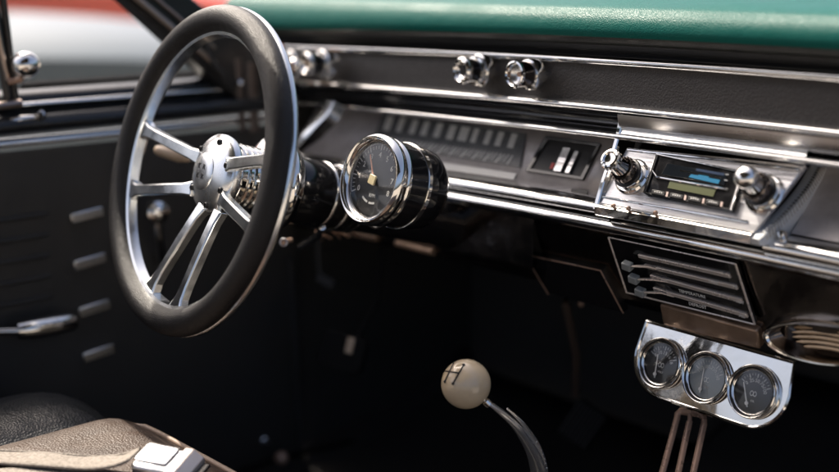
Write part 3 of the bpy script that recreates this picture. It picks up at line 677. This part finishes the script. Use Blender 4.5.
# ------------------------------------------------------------------ driver's door
DXI = -.70
door = thing("car_door", "black vinyl driver's door with chrome strips and window frame", "car door", (DXI, -.1, .4))
def dstrip(bm, prof, y0, y1, n=12):
    cols = []
    for i in range(n + 1):
        y = y0 + (y1 - y0) * i / n; cols.append([bm.verts.new((x, y, z)) for x, z in prof])
    for a, b in zip(cols, cols[1:]):
        for k in range(len(prof) - 1): bm.faces.new((a[k], a[k + 1], b[k + 1], b[k]))
    return bm
bm = B(); dstrip(bm, [(-.702, .612), (-.700, .55), (-.700, .10), (-.74, .08)], -.8, .37); obj("inner_panel", bm, "vinyl", door)
bm = B(); dstrip(bm, smooth_prof([(-.79, .672), (-.755, .682), (-.725, .684), (-.708, .679), (-.703, .668), (-.706, .660)], 4), -.8, .40); obj("sill", bm, "sill", door)
bm = B(); dstrip(bm, smooth_prof([(-.706, .661), (-.690, .656), (-.682, .648), (-.684, .638), (-.70, .632)], 4), -.8, .37); obj("armrest_roll", bm, "sill", door)
bm = B(); dstrip(bm, smooth_prof([(-.703, .629), (-.697, .628), (-.694, .6235), (-.695, .619), (-.703, .6165)], 3), -.8, .37); obj("chrome_strip", bm, "smooth", door)
bm = B(); dstrip(bm, smooth_prof([(-.706, .672), (-.700, .671), (-.698, .6675), (-.704, .665)], 3), -.8, .38); obj("sill_strip", bm, "chrome_trim", door)
bm = B()
for k in range(5):
    z = PX(30, 216 + k * 21, DXI).z; y1 = PX(47, 215, DXI).y
    tube(bm, [(DXI + .001, -.5, z), (DXI + .001, y1 - .01, z), (DXI - .002, y1, z)], .0035, 8)
obj("pleat", bm, "vinyl", door)
for px, py in ((87, 215), (90, 261.5), (94.5, 308), (98.5, 353)):
    p = PX(px, py, DXI + .004); bm = B(); box(bm, frame(p, (1, 0, 0), (0, 1, .10)), .045, .0135, .005); obj("trim_bar", bm, "smooth", door, bev=.0016)
hp_ = [PX(x, y, -.665) for x, y in ((16, 331), (30, 329.5), (52, 326), (70, 323), (75, 322))]
bm = B(); tube(bm, hp_, [.0095, .0118, .012, .0115, .0090], 16, flat=1.15); hd = obj("handle", bm, "chrome", door)
bm = B(); tube(bm, [PX(-14, 335, -.69), PX(2, 331, -.672), PX(18, 331, -.665)], [.011, .0045, .005], 12); obj("handle_neck", bm, "chrome", hd)
# window crank seen through the wheel
kc = PX(157, 212, -.655); bm = B(); tube(bm, [PX(161, 258, -.69), PX(160, 246, -.672), PX(158, 228, -.668), PX(157, 214, -.668)], [.010, .0065, .006, .0065], 12); cr = obj("window_crank", bm, "chrome", door)
bm = B(); lathe(bm, [(0, .012), (.008, .0115), (.0145, .007), (.0165, 0), (.0145, -.008), (.008, -.013), (.006, -.02)], frame(kc, (1, -.2, .1)), 32); obj("crank_knob", bm, "chrome", cr)
bm = B(); lathe(bm, [(0, .006), (.008, .005), (.018, .001), (.02, -.004)], frame(PX(161, 258, -.695), (1, 0, 0)), 32); obj("crank_rosette", bm, "chrome", cr)
p = PX(41, 117, -.685); bm = B(); lathe(bm, [(0, .012), (.004, .011), (.0065, .006), (.0055, 0), (.004, -.012)], frame(p, (.8, -.3, .5)), 20); lk = obj("lock_button", bm, "chrome", door)
p = PX(14, 121, -.69); bm = B(); tube(bm, [PX(6, 122, -.69), PX(22, 119, -.688), PX(34, 118, -.687)], [.004, .005, .004], 10); obj("lock_arm", bm, "chrome", lk)
# vent window frame and latch
bm = B()
for a, b, r in (((-6, 5), (9, 104), .006), ((3, 0), (16, 104), .0045)):
    tube(bm, [PX(a[0] - 12, a[1] - 90, -.70), PX(*a, -.70), PX(*b, -.70)], r, 10)
vf = obj("vent_frame", bm, ["pillar"], door)
bm = B(); tube(bm, [PX(-8, 0, -.693), PX(4, 62, -.693), PX(8, 80, -.693)], .003, 8); tube(bm, [PX(-2, 106, -.69), PX(10, 104.5, -.69), PX(21, 103, -.69)], .005, 8); obj("frame_trim", bm, "bronzetrim", vf)
bm = B(); lathe(bm, [(0, .017), (.007, .0155), (.0135, .010), (.0165, .002), (.0155, -.006), (.0115, -.012), (.006, -.015)], frame(PX(26, 65, -.675), (.9, -.4, .2)), 32); la = obj("vent_latch", bm, "chrome", vf)
bm = B(); tube(bm, [PX(8, 82, -.69), PX(20, 80, -.686), PX(24, 72, -.68)], .004, 10); obj("latch_arm", bm, "copper", la)
bm = B(); dstrip(bm, [(-.760, .682), (-.754, .684), (-.750, .688), (-.754, .692), (-.760, .690)], -.02, .40); obj("window_seal", bm, "rubber", door)

# ------------------------------------------------------------------ windscreen pillar
pil = thing("windshield_pillar", "dark sloping windscreen pillar with bronze trim beside the driver's window", "pillar", (-.69, .25, .68))
def pl(px, py, X=-.69): q = PX(px, py, X); return (q.y, q.z)
PMx = frame((-.69, 0, 0), (1, 0, 0), (0, 1, 0))
Lb = [pl(174, 43), pl(127, 0), pl(127 - 2 * 47, -86 - 2)]; Rb_ = [pl(292, 78), pl(196, 0), pl(196 - 190, -155)]
bm = B(); prism(bm, [Lb[0], Lb[1], (Lb[1][0] + (Lb[1][0] - Lb[0][0]) * 5, Lb[1][1] + (Lb[1][1] - Lb[0][1]) * 5), (Rb_[1][0] + (Rb_[1][0] - Rb_[0][0]) * 2.6, Rb_[1][1] + (Rb_[1][1] - Rb_[0][1]) * 2.6), Rb_[1], Rb_[0], pl(300, 95), pl(238, 100)], PMx, -.04, .0)
obj("post", bm, "pillar", pil, bev=.004)
def pt(px, py): return PX(px, py, -.686)
bm = B(); tube(bm, [pt(139 - 4 * 38, -4 * 32), pt(139, 0), pt(177, 32), pt(215, 64)], .0042, 10, flat=.6, nrm=(1, 0, 0)); obj("trim", bm, "bronzetrim", pil)
bm = B(); tube(bm, [pt(158 - 4 * 40, -4 * 34), pt(158, 0), pt(190, 27), pt(215, 48)], .0022, 8); obj("trim", bm, "bronzetrim", pil)
bm = B(); tube(bm, [pt(205, 34), pt(207, 50), pt(213, 64), pt(224, 76)], .0042, 10); obj("weather_seal", bm, "rubber", pil)
for a, b, w in (((238, 58), (243, 130), .0055), ((251, 62), (255, 132), .008)):
    bm = B(); tube(bm, [PX(*a, -.69), PX(*b, -.69)], w, 8, flat=.4, nrm=(1, 0, 0)); obj("jamb_strip", bm, "jamb", pil)
bm = B()
for px, py in ((240, 83), (186, 49)): lathe(bm, [(0, .005), (.004, .0035), (.005, -.004)], frame(PX(px, py, -.684), (1, -.2, .2)), 14)
obj("screw", bm, "brushed", pil)
bm = B(); box(bm, T(-.716, .3725, .42), .024, .008, .50); obj("jamb", bm, "vinyl", pil, bev=.006)
bm = B(); tube(bm, [PX(289, 258, -.695), PX(296, 345, -.695), PX(300, 452, -.695)], .006, 8); obj("jamb_seal", bm, "rubber", pil)

# ------------------------------------------------------------------ seat and belt
seat = thing("car_seat", "black vinyl bench seat painted sunlit brown with a shaded black bolster at its far end", "seat", (-.2, -.4, .1))
def cushion(bm, x0, x1, y0, y1, top, drop, nx=24, ny=18, round_=.05):
    g = []
    for j in range(ny + 1):
        v = j / ny; row = []
        for i in range(nx + 1):
            u = i / nx; x = x0 + (x1 - x0) * u; y = y0 + (y1 - y0) * v
            ex = min(u, 1 - u) * (x1 - x0); ey = min(v, 1 - v) * (y1 - y0); e = min(ex, ey)
            z = top
            for d in (ex, ey):
                if d < round_: z -= drop * (1 - math.sqrt(max(0, 1 - (1 - d / round_) ** 2)))
            row.append(bm.verts.new((x, y, z)))
        g.append(row)
    for j in range(ny):
        for i in range(nx): bm.faces.new((g[j][i], g[j][i + 1], g[j + 1][i + 1], g[j + 1][i]))
    # skirt
    edge = [g[0][i] for i in range(nx + 1)] + [g[j][nx] for j in range(1, ny + 1)] + [g[ny][i] for i in range(nx - 1, -1, -1)] + [g[j][0] for j in range(ny - 1, 0, -1)]
    low = [bm.verts.new((v.co.x, v.co.y, .12)) for v in edge]
    for k in range(len(edge)): k2 = (k + 1) % len(edge); bm.faces.new((edge[k], edge[k2], low[k2], low[k]))
    return bm
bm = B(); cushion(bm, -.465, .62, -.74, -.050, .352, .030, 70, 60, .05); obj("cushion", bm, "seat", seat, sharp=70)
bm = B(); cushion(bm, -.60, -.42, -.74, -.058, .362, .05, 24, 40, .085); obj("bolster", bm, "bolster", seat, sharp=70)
bm = B(); tube(bm, [(-.418, -.068, .3405), (-.405, -.0575, .3395), (-.38, -.0545, .3385), (-.30, -.0540, .3385), (0, -.0540, .3385), (.57, -.0540, .3385)], .0030, 10); obj("piping", bm, "piping", seat)
belt = thing("seat_belt", "khaki seat belt webbing ending in a chrome buckle on the seat painted sunlit brown", "seat belt", PZ(160, 458, .36))
def web(pts, w, th, name):
    bm = B(); rings = []
    for i, (p, dirx) in enumerate(pts):
        p = V(p); d = V(dirx); rings.append([bm.verts.new(p + d * w * a + V((0, 0, b))) for a, b in ((-.5, 0), (.5, 0), (.5, th), (-.5, th))])
    for a, b in zip(rings, rings[1:]):
        for k in range(4): bm.faces.new((a[k], a[(k + 1) % 4], b[(k + 1) % 4], b[k]))
    bm.faces.new(rings[0]); bm.faces.new(rings[-1][::-1]); return bm
path = [(PZ(-60, 455, .358)), PZ(0, 458, .357), PZ(50, 461, .360), PZ(95, 464, .362), PZ(120, 461, .368), PZ(134, 456, .374)]
bd = (path[3] - path[0]).normalized(); side = V((-bd.y, bd.x, 0))
sp_ = smooth_prof([tuple(p) for p in path], 5)
bm = web([((p[0], p[1], p[2] + .0007 * math.sin(i * .9)), side) for i, p in enumerate(sp_)], .030, .0022, "webbing")
for f in (1, -1):
    tube(bm, [V(p) + side * (.0148 * f) + V((0, 0, .0014)) for p in sp_], .0019, 6)
obj("webbing", bm, "web", belt)
bm = web([(PZ(x, y, z), side) for x, y, z in ((-40, 478, .354), (30, 473, .355), (90, 476, .356), (150, 482, .356))], .026, .002, "w"); obj("webbing", bm, "web", belt)
c = PZ(159, 461, .370); bx = (PZ(186, 464, .372) - PZ(138, 455, .372)).normalized()
BMx = frame(c, V((.12, -.25, 1)), bx)
bm = B(); prism(bm, rrect(.044, .036, .005), BMx, -.012, .004); bk = obj("buckle", bm, "brushed", belt, bev=.003, seg=3)
bm = B(); prism(bm, rrect(.036, .026, .003), BMx @ T(-.003, .003, 0), .0038, .0062); obj("release_button", bm, "brushed", bk, bev=.001)
bm = B(); box(bm, BMx @ T(-.003, .0168, .0045), .034, .0020, .0012); box(bm, BMx @ T(-.0215, .004, .0045), .0018, .022, .0012); obj("button_slot", bm, "ink", bk)
bm = B(); prism(bm, [(-.008, -.0045), (.002, -.0045), (.012, .004), (.012, .009), (-.008, .009)], frame(BMx @ V((.026, 0, 0)), BMx.to_3x3() @ V((0, 1, 0)), BMx.to_3x3() @ V((1, 0, 0))), -.021, .021); obj("latch_plate", bm, "nickel", bk, bev=.001)
bm = B(); box(bm, BMx @ T(.036, 0, -.010), .018, .036, .004); obj("tongue", bm, "plastic", bk, bev=.001)
sb = thing("door_sill_trim", "low scuff strip with a bronze end cap along the dark door opening", "sill trim", PX(282, 459, -.66))
bm = B(); tube(bm, [PX(180, 492, -.66), PX(238, 473, -.66), PX(278, 459, -.66), PX(352, 441, -.66)], .006, 10, flat=.6); obj("scuff_strip", bm, "smoked", sb)
bm = B(); lathe(bm, [(0, .007), (.006, .006), (.010, .001), (.010, -.004)], frame(PX(282, 458, -.652), (1, -.4, .3)), 24); obj("end_cap", bm, "copper", sb)
bm = B(); lathe(bm, [(.0025, .001), (.0032, .002), (.0062, .001), (.0062, -.001), (.0025, -.001)], frame(PX(265, 441, -.694), (1, -.3, .1)), 24, closed=True); obj("panel_screw", bm, "brushed", door)

# ------------------------------------------------------------------ pedals
ped = thing("brake_pedal", "dark hanging pedal with a small painted brown glint below the column", "pedal", PY(347, 350, .31))
pp = PY(343, 352, .31); m = frame(pp, (.35, -.9, .3))
bm = B(); prism(bm, rrect(.07, .05, .01), m, -.006, .006); obj("pad", bm, "pedal", ped, bev=.002)
bm = B(); box(bm, m @ T(.012, .012, .007), .011, .022, .003); obj("pad_glint", bm, "stalk", ped, bev=.001)  # tan block painting a glint on the pad edge
bm = B(); tube(bm, [pp + V((0, .01, 0)), pp + V((.01, .05, .06)), pp + V((.02, .06, .17))], .007, 8, flat=.6); obj("arm", bm, "pedal", ped)
acc = thing("accelerator_pedal", "ribbed grey accelerator pedal on the floor beneath the blank plate", "pedal", PY(583, 425, .52))
pp = PY(583, 425, .52); m = frame(pp, (.25, -.80, .55), (1, 0, -.25))
bm = B(); prism(bm, rrect(.05, .06, .008), m, -.005, .004); obj("pad", bm, "pedal", acc, bev=.002)
bm = B()
for k in range(8): box(bm, m @ T(-.021 + k * .006, 0, .0055), .0016, .05, .003)
obj("rib", bm, "rubber", acc)
bm = B(); tube(bm, [PY(575, 395, .53), PY(576, 355, .50), PY(566, 305, .47), PY(566, 290, .56), PY(572, 285, .74)], .005, 8); obj("arm", bm, "jamb", acc)
bm = B(); bmesh.ops.create_uvsphere(bm, u_segments=14, v_segments=8, radius=.0042, matrix=Matrix.Translation(PY(581, 304, .45))); obj("arm_bolt", bm, "copper", acc)
lamp = thing("under_dash_bracket", "small grey metal clip below the steering column in shadow", "clip", PY(325, 280, .40))
bm = B(); prism(bm, rrect(.03, .014, .004), frame(PY(326, 281, .36), (.4, -.8, .4), (1, 0, -.2)), -.004, .004); obj("plate", bm, "rubber", lamp, bev=.001)
bm = B(); tube(bm, [PY(320, 274, .36), PY(318, 255, .362), PY(318, 236, .365)], .003, 8); obj("stem", bm, "plastic", lamp)

# ------------------------------------------------------------------ cars parked outside
def parked_car(name, label, loc, rot, paint, zs=1.):
    t = thing(name, label, "car", loc, "cars parked outside the window")
    Mz = T(*loc) @ Matrix.Rotation(rot, 4, "Z") @ Matrix.Diagonal((1, 1, zs, 1))
    side_ = [(-2.3, .28), (-2.32, .55), (-2.25, .80), (-1.9, .90), (-.9, .93), (.3, .93), (.9, .92), (1.7, .88), (2.15, .80), (2.32, .62), (2.3, .30)]
    side_ = smooth_prof(side_, 4)
    bm = B(); cols = []
    for u in (-.92, -.90, -.84, -.70, -.4, 0, .4, .70, .84, .90, .92):
        k = max(0, (abs(u) - .55) / .37); cols.append([bm.verts.new(Mz @ V((u, y, z - (.10 * k * k if z > .6 else 0)))) for y, z in side_])
    for a, b in zip(cols, cols[1:]):
        for k in range(len(side_) - 1): bm.faces.new((a[k], a[k + 1], b[k + 1], b[k]))
        bm.faces.new((a[-1], a[0], b[0], b[-1]))
    bm.faces.new(cols[0]); bm.faces.new(cols[-1][::-1])
    obj("body", bm, paint, t, sharp=50)
    gh = [(-1.5, .90), (-.95, 1.28), (-.6, 1.36), (.2, 1.36), (.55, 1.26), (1.05, .90)]
    bm = B(); F2 = Mz @ Matrix(((0, 0, 1, 0), (1, 0, 0, 0), (0, 1, 0, 0), (0, 0, 0, 1))); prism(bm, smooth_prof(gh, 3), F2, -.68, .68); obj("cabin", bm, paint, t, bev=.05, seg=3)
    for sx in (-1, 1):
        bm = B(); prism(bm, [(-1.15, .95), (-.85, 1.24), (-.55, 1.29), (.15, 1.29), (.42, 1.22), (.78, .95)], F2, sx * .69 - .006, sx * .69 + .006); obj("window", bm, "tint", t)
        for y in (-1.4, 1.4):
            m = Mz @ T(sx * .80, y, .32) @ Matrix.Rotation(R(90), 4, "Y"); bm = B(); lathe(bm, [(.20, -.10), (.31, -.10), (.325, -.06), (.325, .06), (.31, .10), (.20, .10)], m, 32); w = obj("wheel", bm, "rubber", t)
            bm = B(); lathe(bm, [(0, .09 * sx), (.12, .10 * sx), (.19, .085 * sx), (.21, .10 * sx)], m, 32); obj("rim", bm, "satin", w)
        bm = B(); lathe(bm, [(0, .02), (.06, .015), (.085, 0), (.09, -.03), (0, -.03)], Mz @ T(sx * .65, 2.28, .62) @ Matrix.Rotation(R(-90), 4, "X"), 24); obj("headlight", bm, "glass", t)
    return t
parked_car("parked_car", "silver blue car parked right outside the driver's window", (-3.05, -.65, -.25), 0, "silverpaint", 1.075)
parked_car("parked_car", "bright red car parked beyond the silver blue car", (-5.3, .7, -.25), 0, "redpaint", 1.22)

# ------------------------------------------------------------------ light
SUN_AZ_VEC = V((-1, .03, 0)).normalized(); EL = R(52)
sd = V((SUN_AZ_VEC.x * math.cos(EL), SUN_AZ_VEC.y * math.cos(EL), math.sin(EL)))
sl = bpy.data.lights.new("sun", "SUN"); so = bpy.data.objects.new("sun", sl); COL.objects.link(so)
sl.energy = 4.2; sl.angle = R(.5); sl.color = (1, .90, .77)
so.rotation_euler = sd.to_track_quat("Z", "Y").to_euler(); so.location = (-3, -2, 4)
w = bpy.data.worlds.new("World"); SC.world = w; w.use_nodes = True; nt = w.node_tree
sky = nt.nodes.new("ShaderNodeTexSky"); sky.sky_type = "NISHITA"; sky.sun_disc = False; sky.sun_elevation = EL
sky.sun_rotation = math.atan2(sd.x, sd.y); sky.air_density = .7; sky.dust_density = 8
nt.links.new(sky.outputs[0], nt.nodes["Background"].inputs[0]); nt.nodes["Background"].inputs[1].default_value = .13
SC.view_settings.view_transform = "Standard"; SC.view_settings.look = "None"; SC.view_settings.exposure = .9; SC.view_settings.gamma = 1
SC.render.engine = "CYCLES"; SC.cycles.use_denoising = True; SC.cycles.max_bounces = 8; SC.cycles.glossy_bounces = 6; SC.cycles.sample_clamp_indirect = 6
